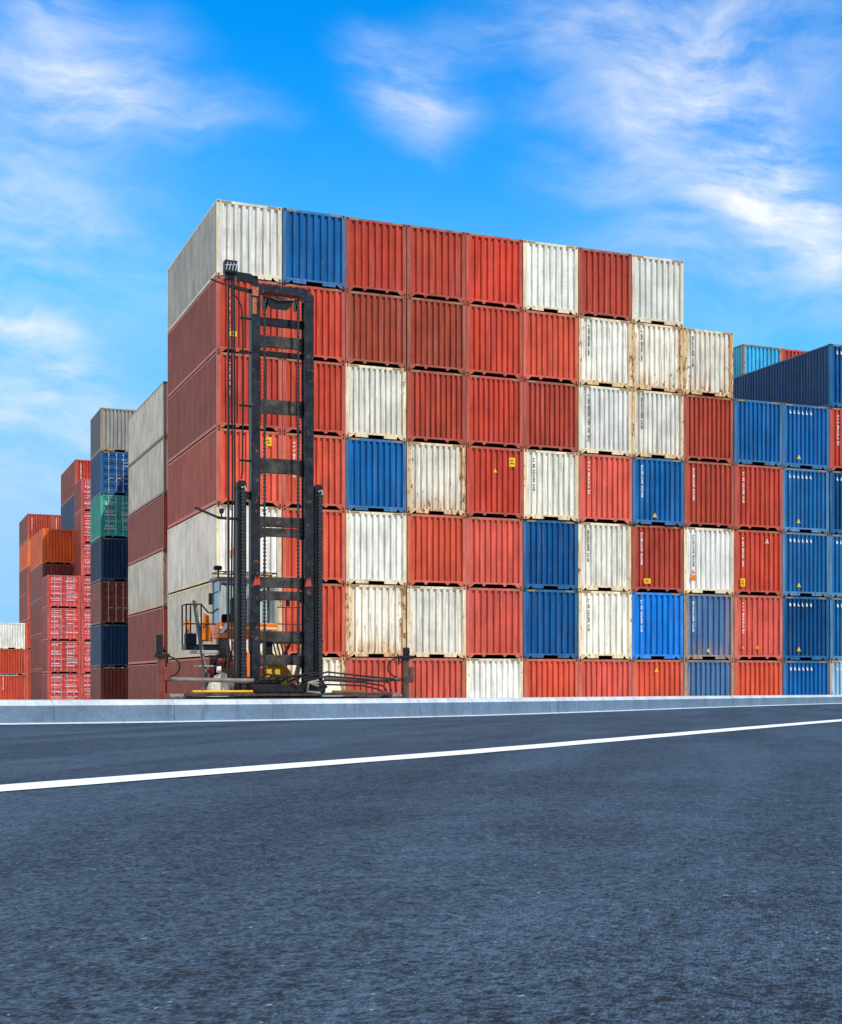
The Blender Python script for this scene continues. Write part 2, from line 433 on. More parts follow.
def container(u, v, z, key, label, group, H=HC, L=12.19, ribs=9, detail=True, doors=None, decals=(), plates=None, frame_key=None, end_color=None, side_color=None, jit=True):
    base = PAL[key]
    jv = rng.uniform(-.045, .045) if jit else 0; ju = rng.uniform(-.007, .007) if jit else 0
    t = empty('shipping_container', yard(u + ju, v + jv, z), TH, label, 'container', group)
    k = 1 + rng.uniform(-.13, .11)
    c = (base[0] * k, base[1] * k * (1 + rng.uniform(-.05, .05) * (1 if base[0] > 2.5 * base[1] else .25)), base[2] * k, base[3])
    fk = frame_key or key
    fc = FRAME_TINT.get(fk) or (PAL[fk][0] * .80 + .03, PAL[fk][1] + .03, PAL[fk][2] + .03, min(1, PAL[fk][3] + .12))
    if plates is None: plates = key in ('white', 'cream', 'rusty', 'warm', 'greywhite', 'blue', 'deepblue', 'brightblue', 'midblue', 'steel', 'navy', 'light')
    link('frame', frame(H, L, plates, not detail), t, fc)
    sc_ = side_color or c      # long sides of red boxes: shade painted in as a duller, browner colour
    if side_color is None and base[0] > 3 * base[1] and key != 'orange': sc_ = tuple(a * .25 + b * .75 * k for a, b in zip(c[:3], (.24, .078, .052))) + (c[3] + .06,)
    for s in (0, 1):
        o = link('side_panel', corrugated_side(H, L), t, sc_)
        if s: o.location = (W, L, 0); o.rotation_euler = (0, 0, math.pi)
    ec = end_color or c
    if doors is None: link('end_panel', corrugated_end(H, ribs), t, ec)
    else:
        for s in (0, 1):
            d = link('door', door_panel(H, s), t, ec)
            for x in ((.50, .98) if s == 0 else (1.42, 1.92)): link('locking_rod', door_rod(H, x), d)
            if doors != 'plain': link('lettering', door_text(s, rng.randrange(14), doors == 'heavy'), d)
    o = link('end_panel', corrugated_end(H, 9), t, c); o.location = (W, L, 0); o.rotation_euler = (0, 0, math.pi)
    link('roof', roof(H, L), t, c)
    link('underfloor', floor_mesh(H, L), t)
    if detail:
        for i in (0, 1):
            for j in (0, 1):
                for q in (0, 1):
                    o = link('corner_casting', casting(H, L, i, j, q), t, (fc[0] * .8, fc[1] * .75, fc[2] * .7, min(1., fc[3] + .15)))
                    if j == 0: link('casting_slot', casting_hole(H, L, i, q), o)
            link('hazard_strip', hazard(H, i), t)
    for d in decals:
        if d[0] == 'vt': link('lettering', vtext(d[2] if len(d) > 2 else rng.randrange(5), {'w': M_WHITE, 'k': M_BLACKT}[d[1]]), t)
        elif d[0] == 'vl': link('lettering', vtext(3, {'w': M_WHITE, 'k': M_BLACKT}[d[1]], 2.5, 2.0), t)
        elif d[0] == 'ht': link('lettering', htext(rng.randrange(5)), t)
        elif d[0] == 'yl':
            s = link('sticker', rect_decal(d[1], d[2], d[3], d[4], M_YELLOW), t)
            mb = MB()
            for q in range(2): mb.box(d[1] - d[3]*.30, d[1] + d[3]*(.25 - .1*q), .0050, .0069, d[2] - d[4]*(.22 - .3*q), d[2] - d[4]*(.22 - .3*q) + d[4]*.12)
            link('lettering', mb.mesh('lettering', M_BLACKT), s)
        elif d[0] == 'ol': link('sticker', rect_decal(d[1], d[2], d[3], d[4], M_ORANGED), t)
        elif d[0] == 'wl': link('sticker', rect_decal(d[1], d[2], d[3], d[4], M_WHITE), t)
        elif d[0] == 'yt': link('warning_triangle', tri_decal(d[1], d[2], d[3], M_YELLOW), t)
        elif d[0] == 'ot': link('warning_triangle', tri_decal(d[1], d[2], d[3], M_ORANGED), t)
        elif d[0] == 'wt': link('warning_triangle', tri_decal(d[1], d[2], d[3], M_CREAM), t)
    return t

# ------------------------------------------------------------------ the front wall: column -> rows from the top
VW, VK = ('vt', 'w'), ('vt', 'k')
HT, BT = ('ht',), ('yt', .85, .42, .20)
C = {}
C[1] = [('greywhite', 'grey-sided grey-white'), ('red', 'red', [('vl','w'), ('yl', .62, .74, .26, .20)]), ('red', 'red with white side code', [VW]),
        ('orangered', 'plain bright red', [('yl', 1.92, 2.50, .24, .34)]), ('white', 'clean white', [('ol', .62, 1.10, .10, .32)]), ('warm', 'cream white'), ('pink', 'faded red')]
C[2] = [('blue', 'blue'), ('red', 'dented red'), ('red', 'red'), ('orangered', 'red', [('vt','w',2)]), ('orangered', 'bright red'), ('orangered', 'bright red'), ('rusty', 'rust-stained white')]
C[3] = [('darkred', 'dark red'), ('brown', 'rusty brown-red'), ('warm', 'cream white'), ('blue', 'blue'), ('white', 'white with cream frame'), ('rusty', 'rust-streaked white'), ('pink', 'pinkish red')]
C[4] = [('redbrown', 'dark red'), ('brown', 'scratched brown-red'), ('redbrown', 'dull red'), ('rusty', 'heavily rusted cream'), ('orangered', 'orange-red'), ('warm', 'off-white'), ('pink', 'pinkish red')]
C[5] = [('brightred', 'bright red'), ('red', 'red'), ('red', 'red'), ('red', 'yellow-stickered red', [('yl', 1.95, 2.32, .26, .38), ('yt', 1.22, 1.85, .17)]), ('pink', 'plain red'), ('pink', 'faded pink-red'), ('white', 'white')]
C[6] = [('white', 'bright white'), ('orangered', 'orange-red'), ('redbrown', 'dull red'), ('warm', 'cream with black side code', [VK]), ('deepblue', 'deep blue'), ('deepblue', 'deep blue'), ('orangered', 'orange-red')]
C[7] = [('redbrown', 'brown-red'), ('cream', 'rust-edged white', [VK]), ('white', 'white, black-lettered', [('vl','k')]), ('pink', 'red with white side code', [VW]), ('warm', 'off-white, black-lettered', [VK]), ('warm', 'off-white with orange patch', [VK, ('ol', 2.37, 1.25, .11, .42)]), ('pink', 'scuffed pink-red')]
C[8] = [('greywhite', 'grey-white'), ('rusty', 'rust-streaked cream', [VK]), ('cream', 'rust-framed white', [VK]), ('blue', 'blue with yellow triangle', [VW, ('yt', 1.05, .34, .2)]),
        ('redbrown', 'brown-red with yellow sticker', [VW, ('yl', .72, .48, .32, .22)]), ('brightblue', 'vivid blue', [VW]), ('orangered', 'orange-red with yellow triangle', [('yt', 1.15, 2.35, .2)])]
C[9] = [None, ('rusty', 'rust-streaked white', [VK]), ('redbrown', 'scuffed brown-red'), ('redbrown', 'brown-red with white code', [VW, ]), ('white', 'white with orange labels', [VK, ('ot', .44, .86, .2), ('ol', .44, .68, .22, .26)]),
        ('steel', 'rust-patched steel-blue', [VW, ('yt', 1.18, .34, .18)]), ('steel', 'grey-blue')]
C[10] = [None, None, ('blue', 'blue'), ('red', 'red with white side code', [VW]), ('red', 'red, yellow-stickered', [VW, ('yl', .44, .55, .24, .36), ('wt', 1.66, 2.34, .2)]),
         ('pink', 'pink-red with two orange marks', [VW, ('ot', .44, .50, .18), ('ol', 1.16, .56, .18, .16)]), ('orangered', 'pinkish red')]
C[11] = [None, None, ('blue', 'blue white-lettered', [HT, BT]), ('midblue', 'lighter blue white-lettered', [HT, BT]), ('midblue', 'brown-edged blue white-lettered', [HT, BT]),
         ('deepblue', 'dark blue white-lettered', [HT, BT]), ('blue', 'blue white-lettered', [HT])]
C[12] = [None, ('deepblue', 'long-sided dark blue', [HT]), ('red', 'red with yellow sticker', [VW, ('yl', .85, .52, .22, .2)]), ('deepblue', 'dark blue lettered', [HT, BT]),
         ('midblue', 'blue lettered', [HT, BT]), ('midblue', 'blue lettered', [HT, BT]), ('paleblue', 'pale rusty blue', [HT])]
ORD = ['', 'first', 'second', 'third', 'fourth', 'fifth', 'sixth', 'seventh', 'eighth', 'ninth', 'tenth', 'eleventh', 'twelfth']
def rowname(r):   # r counted from the top of a seven-row column
    up = 8 - r
    return {1: 'bottom row', 7: 'top row'}.get(up, ORD[up] + ' row up')
for c in range(1, 13):
    for r, e in enumerate(C[c], 1):
        if e is None: continue
        key, look = e[0], e[1]; dec = e[2] if len(e) > 2 else ()
        lab = f"{look} container in the front wall, {ORD[c]} column, {rowname(r)}"
        ribs = 10 if c in (11, 12) and not (c == 12 and r == 3) else (9, 9, 9, 8, 10)[(c * 5 + r * 3) % 5]
        container((c - 1) * PW, 0, (7 - r) * PH, key, lab, 'containers stacked in the front wall', ribs=ribs, decals=dec, side_color=(.010, .060, .155, .06) if (c, r) == (12, 2) else (.40, .40, .37, .12) if (c, r) == (1, 1) else None)  # long side of the twelfth column's upper blue box: shade painted into its colour

# ------------------------------------------------------------------ the stacks behind on the left
def stack(u, v, rows, group, where, P=PH, **kw):
    """rows from the top: (paint, look, options)"""
    n = len(rows)
    for i, e in enumerate(rows):
        o = dict(kw); o.update(e[2] if len(e) > 2 else {})
        pos = 'topmost' if i == 0 else 'bottom one' if i == n - 1 else ORD[i + 1] + ' from top'
        container(u, v, (n - 1 - i) * P, e[0], f"{e[1]} container {where}, {pos}", group, **o)
stack(1.57, 24.3, [('greywhite', 'grey-white', {'frame_key': 'grey'}), ('greywhite', 'pale grey', {'frame_key': 'grey'}), ('redbrown', 'streaked red-brown', {}), ('cream', 'rust-run white', {'frame_key': 'cream'}), ('pink', 'faded red', {}), ('redbrown', 'dull brown', {})],
      'containers in the six-high stack left of the front wall', 'in the six-high stack beside the front wall', L=13.716)
stack(2.47, 12.3, [('red', 'red'), ('redbrown', 'dull red'), ('red', 'red'), ('brown', 'brown'), ('red', 'red'), ('redbrown', 'dull red'), ('red', 'red')],
      'containers hidden directly behind the front wall', 'hidden directly behind the front wall', detail=False, L=11.9)
stack(4.05, 40.2, [('brown', 'brown'), ('red', 'red'), ('brown', 'brown'), ('red', 'red'), ('brown', 'brown'), ('red', 'red')],
      'containers hidden behind the six-high stack', 'hidden behind the six-high stack', detail=False)
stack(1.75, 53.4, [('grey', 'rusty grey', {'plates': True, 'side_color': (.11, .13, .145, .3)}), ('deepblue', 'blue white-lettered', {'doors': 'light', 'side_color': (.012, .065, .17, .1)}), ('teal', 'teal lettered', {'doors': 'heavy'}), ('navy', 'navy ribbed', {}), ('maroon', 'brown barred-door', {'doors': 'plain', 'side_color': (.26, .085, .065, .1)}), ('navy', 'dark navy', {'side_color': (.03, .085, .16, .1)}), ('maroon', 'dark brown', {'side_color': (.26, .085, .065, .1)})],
      'containers in the narrow mixed stack', 'in the mixed stack that holds a teal one', L=6.058)
NR = 'in the lettered-door stacks'
stack(.40, 76.64, [('doorred', 'red', {}), ('doorred', 'brighter red', {}), ('doorred', 'dull red', {}), ('doorred', 'pale red', {})],
      'red containers with lettered doors', 'with lettered doors in the stack below the orange one', P=2.595, H=STD, L=5.1, detail=False, doors='heavy')
stack(2.86, 76.64, [('doorred', 'red', {}) for _ in range(7)],
      'red containers with lettered doors', 'in the narrow lettered-door column beside the teal stack', P=2.595, H=STD, L=5.1, detail=False, doors='heavy')
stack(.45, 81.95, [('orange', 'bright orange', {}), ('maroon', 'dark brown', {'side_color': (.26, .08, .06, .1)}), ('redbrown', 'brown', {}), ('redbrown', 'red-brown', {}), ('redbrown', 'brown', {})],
      'containers in the stack under the orange one', 'in the stack topped by a bright orange one', detail=False)
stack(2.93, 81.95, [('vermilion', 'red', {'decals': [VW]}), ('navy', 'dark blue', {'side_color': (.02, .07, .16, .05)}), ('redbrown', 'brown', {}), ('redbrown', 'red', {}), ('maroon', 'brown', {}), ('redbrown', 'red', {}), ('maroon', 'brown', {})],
      'containers in the tall stack behind the orange one', 'in the red-topped stack rising behind the orange one', detail=False)
stack(2.95, 132., [('redbrown', 'brown-red', {'decals': [VW]}), ('orange', 'orange', {}), ('redbrown', 'brown', {}), ('vermilion', 'red', {}), ('redbrown', 'red-brown', {}), ('vermilion', 'red', {}), ('redbrown', 'brown', {})],
      'containers in the farthest stack', 'in the leftmost seven-high stack', detail=False)
stack(2.95 + PW, 132., [('redbrown', 'striped brown-red', {'decals': [VW]}), ('vermilion', 'red', {}), ('maroon', 'brown', {}), ('vermilion', 'red', {}), ('redbrown', 'red-brown', {}), ('vermilion', 'red', {}), ('redbrown', 'brown', {})],
      'containers in the farthest stack', 'in the second column of the farthest stack', detail=False)
for j, (u, rows, wh) in enumerate(((-3.41, [('vermilion', 'red'), ('vermilion', 'red'), ('vermilion', 'red')], 'cut by the picture edge in the low far stack'),
                  (-.955, [('white', 'white'), ('vermilion', 'ribbed red'), ('vermilion', 'bright red')], 'in the white-topped low far stack'),
                  (1.50, [('vermilion', 'red'), ('vermilion', 'dull red'), ('vermilion', 'red')], 'in the narrow red column beside the white-topped one'))):
    stack(u, 114.6, [(k, l, {'decals': [VW] if i == 2 and j == 1 else []}) for i, (k, l) in enumerate(rows)], 'containers in the low far stack', wh, P=2.595, H=STD, L=6.058, detail=False)
# the stack seen over the front wall on the right
stack(30.05, 14.6, [('light', 'light blue', {}), ('red', 'red', {}), ('blue', 'blue', {}), ('red', 'red', {}), ('blue', 'blue', {}), ('red', 'red', {}), ('blue', 'blue', {})],
      'containers behind the blue end of the front wall', 'in the light-blue-topped stack behind the front wall', detail=False)
stack(30.05 + PW, 14.6, [('red', 'red', {}), ('red', 'dull red', {}), ('blue', 'blue', {}), ('red', 'red', {}), ('blue', 'blue', {}), ('red', 'red', {}), ('blue', 'blue', {})],
      'containers behind the blue end of the front wall', 'in the stack right of the light blue one', detail=False)

# ------------------------------------------------------------------ container handler
HND = empty('container_handler', yard(.78, -8.0), TH, 'tall black-masted container handler with orange cab, parked before the front wall', 'container handler')
def hp(name, mb, mat, parent=HND): return part(name, mb, mat, parent)
def rbox(*a, b=.02): return MB().bbox(*a, b)
# raised inner mast: two channel columns and an arched head
mb = MB()
for (a, b) in ((-1.03, -.74), (.73, 1.05)):
    mb.bbox(a, b, 0, .10, .6, 14.95, .012); mb.bbox(a, b, .40, .50, .6, 14.95, .012)
    xo = a if a < 0 else b - .12
    mb.box(xo + .001, xo + .119, .101, .399, .6, 14.95)
inner = hp('inner_mast', mb, M_MAST)
hd = MB()
pts = [(-1.03, 14.951), (-1.03, 15.28), (-.93, 15.38), (.80, 15.38), (1.05, 15.16), (1.05, 14.951), (.73, 14.951), (.73, 15.02), (.62, 15.12), (-.62, 15.12), (-.74, 15.02), (-.74, 14.951)]
n = len(pts)
for (y0, y1) in ((-.01, .51),): hd.prism(pts, 'y', y0, y1)
part('mast_head', hd, M_MAST, inner)
part('rust_patch', MB().box(-1.005, -.80, -.0135, -.0105, 14.96, 15.26).box(-1.0, -.86, -.003, -.0005, 14.35, 14.90), simple('rust_orange', (.36, .11, .05), .8, 0, .4, 12.), inner)
for (z0, z1) in ((14.33, 14.05), (13.71, 13.32), (13.20, 13.01), (11.55, 11.07), (9.54, 9.03), (7.55, 7.20), (7.17, 6.87), (5.50, 5.14), (5.02, 4.71), (3.66, 3.28), (2.84, 2.50)):
    deep = .30 if z0 in (14.33, 13.20, 11.55) else .22
    m = M_BLACK if z0 in (14.33, 13.20) else M_MASTBAR
    q = MB().bbox(-.738, .728, deep, deep + .14, z1, z0, .015)
    if m is M_MASTBAR:
        for sx in (-.738, .56): q.prism([(sx + .001, z1 - .10), (sx + .167, z1 - .002), (sx + .001, z1 - .002)] if sx < 0 else [(sx + .167, z1 - .10), (sx + .167, z1 - .002), (sx, z1 - .002)], 'y', deep + .01, deep + .12)
    part('cross_member', q, m, inner)
# sheaves under the head and hose guide
for x in (-.55, .50): part('sheave', MB().lathe([(-.06, .20), (-.05, .24), (-.02, .19), (.02, .19), (.05, .24), (.06, .20)], (x, .22, 14.82), 20), M_BLACK, inner)
part('hose_guide', MB().prism([(-.46, 14.74), (-.36, 14.62), (.18, 14.62), (.30, 14.74), (.42, 14.98), (-.46, 15.02)], 'y', .08, .20), M_BLACK, inner)
part('hose_bracket', MB().tube([(-.40, .06, 14.98), (-.15, .03, 14.90), (.15, .03, 14.93), (.40, .06, 14.96)], .022), M_CHAIN, inner)
# lift chains
def chain(x, y, z0, z1, w=.07, step=.11):
    mb = MB(); z = z0
    mb.box(x - w*.28, x + w*.28, y + .012, y + .04, z0, z1)
    while z < z1:
        mb.bbox(x - w/2, x + w/2, y, y + .05, z, z + step * .52, .008); z += step
    return mb
for x in (-.60, .52): hp('lift_chain', chain(x, -.03, 1.6, 14.85, .10, .13), M_CHAIN)
# outer mast: shorter rails with energy chains
for (a, b) in ((-1.50, -1.20), (1.08, 1.34)):
    mb = MB(); mb.bbox(a, b, -.04, .55, .6, 8.45, .02)
    mb.prism([(a + .0, 8.451), (b, 8.451), (b, 8.62), (b - .07, 8.70), (a + .07, 8.70), (a, 8.62)], 'y', -.06, .40)
    rail = hp('outer_mast', mb, M_BLACK)
    xc = (a + b) / 2 + .04
    part('energy_chain', chain(xc, -.11, 1.5, 8.40, .17, .115), M_LINK, rail)
    part('chain_anchor', MB().tube([(xc - .06, -.07, 8.45), (xc + .05, -.09, 8.50), (xc + .07, -.09, 8.35)], .03), M_STEEL, rail)
mb = MB()
for z in (1.2, 8.1): mb.box(-1.199, -1.031, .10, .45, z, z + .25); mb.box(1.051, 1.079, .10, .45, z, z + .25)
hp('mast_tie', mb, M_BLACK)
# hose pole at the left of the mast
pole = hp('hose_pole', MB().box(-1.80, -1.735, .05, .13, 2.0, 15.5), M_BLACK)
part('pole_head', MB().bbox(-1.92, -1.50, -.10, .25, 15.62, 16.05, .02).prism([(-1.88, 15.45), (-1.60, 15.45), (-1.52, 15.619), (-1.90, 15.619)], 'y', -.02, .22), M_BLACK, pole)
mb = MB()
for i in range(4):
    x = -1.88 + i * .10; mb.bar((x, -.115, 15.70), (x + .06, -.115, 15.97), .028)
mb.bar((-1.90, -.118, 15.86), (-1.52, -.118, 15.90), .03)
part('grille', mb, M_STEEL, pole)
part('head_arm', MB().prism([(-1.499, 15.72), (-1.05, 15.70), (-.80, 15.50), (-.80, 15.381), (-1.499, 15.45)], 'y', .05, .22), M_BLACK, pole)
part('antenna_arm', MB().bar((-2.36, .0, 15.36), (-1.831, .05, 15.22), .05).bar((-1.719, .08, 15.22), (-1.035, .15, 15.12), .12), M_BLACK, pole)
for i, x in enumerate((-1.66, -1.58)): part('hose', MB().tube([(x, .04 + .03 * i, 15.5), (x, .04, 12.), (x + .02, .06, 8.5), (x - .02, .05, 5.), (x + .01, .05, 1.9)], .028), M_RUBBER, pole)
part('hose', MB().tube([(-1.66, .05, 14.95), (-1.48, .06, 14.85), (-1.35, .06, 14.55), (-1.30, .06, 14.0), (-1.29, .06, 12.0), (-1.32, .06, 9.0), (-1.36, .06, 8.75)], .028), M_RUBBER, pole)
for z in (14.15, 13.0, 11.2, 9.35): part('hose_clamp', MB().box(-1.42, -1.035, .06, .14, z, z + .07), M_BLACK, pole)
part('side_arm', MB().bar((-2.87, .0, 7.72), (-2.10, .04, 7.42), .07).bar((-2.12, .04, 7.42), (-1.831, .06, 7.41), .09).bar((-1.719, .06, 7.41), (-1.501, .08, 7.40), .09), M_BLACK, pole)
part('work_lamp', MB().bbox(-2.07, -1.93, -.05, .12, 7.56, 7.74, .04).box(-2.02, -1.98, .02, .06, 7.44, 7.561), M_BLACK, pole)
# red paint marks on the columns
for (a, b) in ((-.99, -.72), (.74, .99)): hp('paint_mark', MB().prism([(a, 5.18), (a + .10, 5.50), (a + .14, 5.36), (b - .06, 5.54), (b - .03, 5.30), (b, 5.22)], 'y', -.004, -.001), simple('red_mark', (.42, .05, .03), .6, 0, .3, 14.))
# spreader in front of the mast
spr = hp('spreader', MB().bbox(-3.35, 3.45, -1.25, -1.0, 1.46, 1.57, .015).bbox(-3.35, 3.45, -.75, -.55, 1.25, 1.44, .02).bbox(-3.3, -3.1, -1.0, -.75, 1.3, 1.5).bbox(3.2, 3.4, -1.0, -.75, 1.3, 1.5).bbox(-3.2, 3.3, -1.24, -1.02, 1.12, 1.30, .02), M_DARKBEAM)
part('top_frame', MB().bbox(-1.15, 1.15, -1.30, -.30, 1.571, 1.84, .03).bbox(-.9, -.3, -1.2, -.2, 1.841, 2.0, .03), M_BLACK, spr)
part('side_pipe', MB().tube([(-4.05, -1.0, 2.02), (-2.2, -1.05, 1.98), (-1.16, -1.05, 1.97)], .075, 10), M_GREYBEAM, spr)
part('side_pipe', MB().tube([(1.16, -1.05, 2.02), (2.4, -1.05, 2.0), (3.78, -1.0, 2.02)], .075, 10), M_BROWN, spr)
part('yellow_pad', MB().bbox(-3.1, -1.2, -1.20, -.85, 1.571, 1.65, .02), M_MYELLOW, spr)
part('yellow_pad', MB().bbox(1.45, 2.5, -1.20, -.85, 1.571, 1.64, .02), M_MYELLOW, spr)
mb = MB()
for i in range(5):
    y = -1.28 + .02 * i; x = -1.1 + i * .25
    mb.tube([(x, y, 1.9), (x + .25, y - .05, 2.2 - .04 * i), (x + .9, y - .06, 2.05 + .05 * i), (x + 1.3, y - .03, 1.75), (x + 1.1, y, 1.6)], .035, 7)
part('hydraulic_hose', mb, M_RUBBER, spr)
mb = MB()
for i in range(4):
    z = 1.74 + .11 * i; mb.tube([(.4, -1.3, z), (1.2, -1.33, z + .10 + .03 * i), (2.4, -1.31, z + .06), (2.9 + .2 * i, -1.28, z - .05), (3.1 + .15 * i, -1.25, 1.6)], .03, 7)
part('hydraulic_hose', mb, M_RUBBER, spr)
mb = MB()
for i in range(3): mb.tube([(.9, -1.32, 1.78 + .1*i), (.55, -1.42, 1.9), (.5, -1.40, 1.6), (.95, -1.36, 1.55)], .045, 8)
part('hydraulic_hose', mb, M_GREYBEAM, spr)
for s in (-1, 1):
    X = -4.08 if s < 0 else 3.93
    m1 = M_REDPAINT if s < 0 else M_BROWN
    en = part('twistlock_arm', MB().bbox(X - .09, X + .12, -1.15, -.85, .95, 2.72, .02), m1, spr)
    if s < 0: part('end_bracket', MB().bbox(X + .00, X + .26, -1.18, -.82, 1.1, 1.55, .02), M_REDPAINT, en); part('end_bracket', MB().bbox(X + .05, X + .30, -1.17, -.86, 1.95, 2.40, .03), M_REDPAINT, en)
    else: part('end_bracket', MB().bbox(X + .10, X + .28, -1.17, -.86, 1.9, 2.45, .03), M_BROWN, en)
    part('head_plate', MB().bbox(X - .22, X + .26, -1.22, -.80, 2.721, 2.84, .02), M_BLACK, en)
    part('head_block', MB().bbox(X - .15 + (.1 if s > 0 else 0), X + .05 + (.1 if s > 0 else 0), -1.12, -.90, 2.841, 3.12 if s > 0 else 3.45, .03).lathe([(-.05, .06), (-.03, .09), (.03, .09), (.05, .06)], (X + .12, -1.0, 2.97), 12), M_BLACK, en)
    part('connector_pipe', MB().tube([(X + .1 * -s, -1.0, 1.45), (-3.36 if s < 0 else 3.46, -1.0, 1.45)], .10, 10), M_GREYBEAM, en)
    h = MB(); ls = []
    for t in range(13):
        a = -.9 * math.pi / 2 + t / 12 * math.pi * 1.35
        ls.append((X - s * (.16 + .38 * max(0, math.cos(a)) + .05), -1.02, 2.42 + .33 * math.sin(a)))
    part('hose_loop', h.tube(ls, .026, 8), M_RUBBER, en)
# carriage carrying the spreader on the mast
hp('carriage', MB().bbox(-.95, .95, -.28, -.05, 1.1, 1.64, .03), M_BLACK)
# body behind the mast
ch = hp('chassis', MB().bbox(-1.25, 1.25, .75, 6.3, .65, 1.55, .06), M_ORANGE)
part('engine_hood', MB().prism([(4.5, 1.551), (6.5, 1.551), (6.5, 2.35), (6.2, 2.55), (4.5, 2.55)], 'x', -1.1, 1.1), M_ORANGE, ch)
part('counterweight', MB().bbox(-1.45, 1.45, 6.301, 6.95, .55, 2.1, .10), M_BLACK, ch)
part('tilt_housing', MB().prism([(-.35, 1.56), (.50, 1.56), (.50, 2.1), (.43, 2.32), (.28, 2.48), (.06, 2.54), (-.35, 2.50)], 'y', .85, 1.25), M_MYELLOW, ch)
part('stripe', MB().prism([(-.10, 1.80), (.08, 1.80), (.38, 2.24), (.24, 2.36)], 'y', .840, .849), M_ORANGED, ch)
part('tilt_cylinder', MB().tube([(-.85, .5, 3.2), (-.85, 2.6, 1.5)], .09, 12).tube([(.85, .5, 3.2), (.85, 2.6, 1.5)], .09, 12), M_STEEL, ch)
part('side_tank', MB().bbox(-2.0, -1.26, 2.6, 4.4, .8, 1.75, .05), M_REDPAINT, ch)
part('battery_box', MB().bbox(-1.72, -1.30, 2.3, 3.0, 1.76, 2.75, .03), M_REDPAINT, ch)
for (x, y, r) in ((-1.62, 1.3, .78), (1.62, 1.3, .78), (-1.25, 5.4, .70), (1.25, 5.4, .70)):
    w = hp('wheel', MB().lathe([(-.26, r*.62), (-.28, r*.88), (-.22, r*.97), (0, r), (.22, r*.97), (.28, r*.88), (.26, r*.62)], (x, y, r), 36), M_RUBBER)
    part('rim', MB().lathe([(-.285, r*.30), (-.265, r*.60), (.265, r*.60), (.285, r*.30)], (x, y, r), 24), M_CREAM, w)
mb = MB()
for s in (-1,):
    seg = [(1.3 + .95 * math.cos(a * math.pi / 10), .95 + .98 * math.sin(a * math.pi / 10)) for a in range(0, 11)]
    seg2 = [(1.3 + .88 * math.cos(a * math.pi / 10), .95 + .91 * math.sin(a * math.pi / 10)) for a in range(10, -1, -1)]
    mb.prism(seg + seg2, 'x', -2.15, -1.32)
hp('mudguard', mb, M_CREAM)
mb = MB(); mb.prism([(-2.36, 1.40), (-1.70, 1.40), (-1.70, 2.12), (-1.86, 2.24), (-2.10, 2.14), (-2.28, 1.86)], 'y', .30, .75); hp('lamp_housing', mb, M_CREAM)
mb = MB(); mb.prism(seg + seg2, 'x', 1.32, 2.15); hp('mudguard', mb, M_CREAM)
# cab on its column
cab = hp('cab', MB().bbox(-1.60, .43, 2.9, 4.3, 3.46, 3.62, .02).bbox(-1.60, .43, 2.9, 3.0, 3.621, 4.02, .02).bbox(-1.60, -1.5, 3.001, 4.3, 3.621, 4.02, .02).bbox(.33, .43, 3.001, 4.3, 3.621, 4.02, .02).bbox(-1.499, .329, 4.2, 4.3, 3.621, 4.02, .02), M_ORANGE)
fr = MB()
for x in (-1.60, .33):
    for y in (2.9, 4.2): fr.bbox(x, x + .10, y, y + .10, 4.021, 5.50, .015)
fr.bbox(-.62, -.56, 2.91, 2.98, 4.021, 5.40, .01)
fr.bbox(-1.499, .329, 2.9, 3.0, 5.40, 5.50, .015).bbox(-1.499, .329, 4.2, 4.3, 5.40, 5.50, .015)
part('cab_frame', fr, M_STEEL, cab)
part('window', MB().box(-1.499, -.621, 2.945, 2.957, 4.022, 5.398), M_GLASS, cab)
part('window', MB().box(-.559, .329, 2.945, 2.957, 4.022, 5.398), M_GLASS, cab)
for x in (-1.555, .375): part('window', MB().box(x, x + .012, 3.001, 4.199, 4.022, 5.498), M_GLASS, cab)
part('cab_roof', MB().bbox(-1.68, .50, 2.82, 4.38, 5.501, 5.62, .03), M_GREYBEAM, cab)
rk = MB()
for y in (2.9, 4.2): rk.tube([(-1.6, y, 5.80), (.4, y, 5.80)], .025, 6)
for i in range(7):
    x = -1.6 + i * .333; rk.tube([(x, 2.9, 5.80), (x, 4.2, 5.80)], .018, 6); rk.tube([(x, 2.9, 5.60), (x, 2.9, 5.80)], .018, 6)
part('roof_rack', rk, M_BLACK, cab)
part('roof_lamp', MB().bbox(-1.78, -1.50, 2.72, 2.90, 5.84, 6.00, .04).tube([(-1.62, 2.85, 5.6), (-1.62, 2.85, 5.85)], .03), M_BLACK, cab)
part('stripe', MB().box(-1.55, .40, 2.893, 2.8985, 3.80, 3.86).prism([(-1.58, 3.64), (-1.45, 3.64), (-1.2, 3.98), (-1.38, 3.98)], 'y', 2.892, 2.8975), M_WHITE, cab)
st = part('seat', MB().bbox(-1.0, -.45, 3.3, 3.85, 3.85, 4.08, .05).bbox(-1.02, -.42, 3.80, 4.02, 4.081, 4.95, .07).bbox(-.90, -.56, 3.82, 3.96, 4.951, 5.18, .05), M_SEAT, cab)
part('console', MB().bbox(-1.45, -1.05, 3.02, 3.3, 3.9, 4.32, .05).tube([(-.85, 3.1, 3.9), (-.78, 3.25, 4.45)], .04), M_BLACK, cab)
part('wiper', MB().bar((-1.1, 2.92, 4.05), (-.95, 2.92, 4.6), .03), M_BLACK, cab)
part('support_column', MB().bbox(-1.58, -1.24, 3.1, 3.5, 1.56, 3.459, .02), M_GREYBEAM, cab)
part('support_column', MB().bbox(.02, .30, 3.1, 3.5, 1.56, 3.459, .02), M_BLACK, cab)
pf = part('platform', MB().bbox(-2.72, -1.61, 2.75, 3.7, 3.05, 3.24, .02).bbox(-2.74, -2.36, 2.70, 3.0, 3.241, 3.62, .03), M_BLACK, cab)
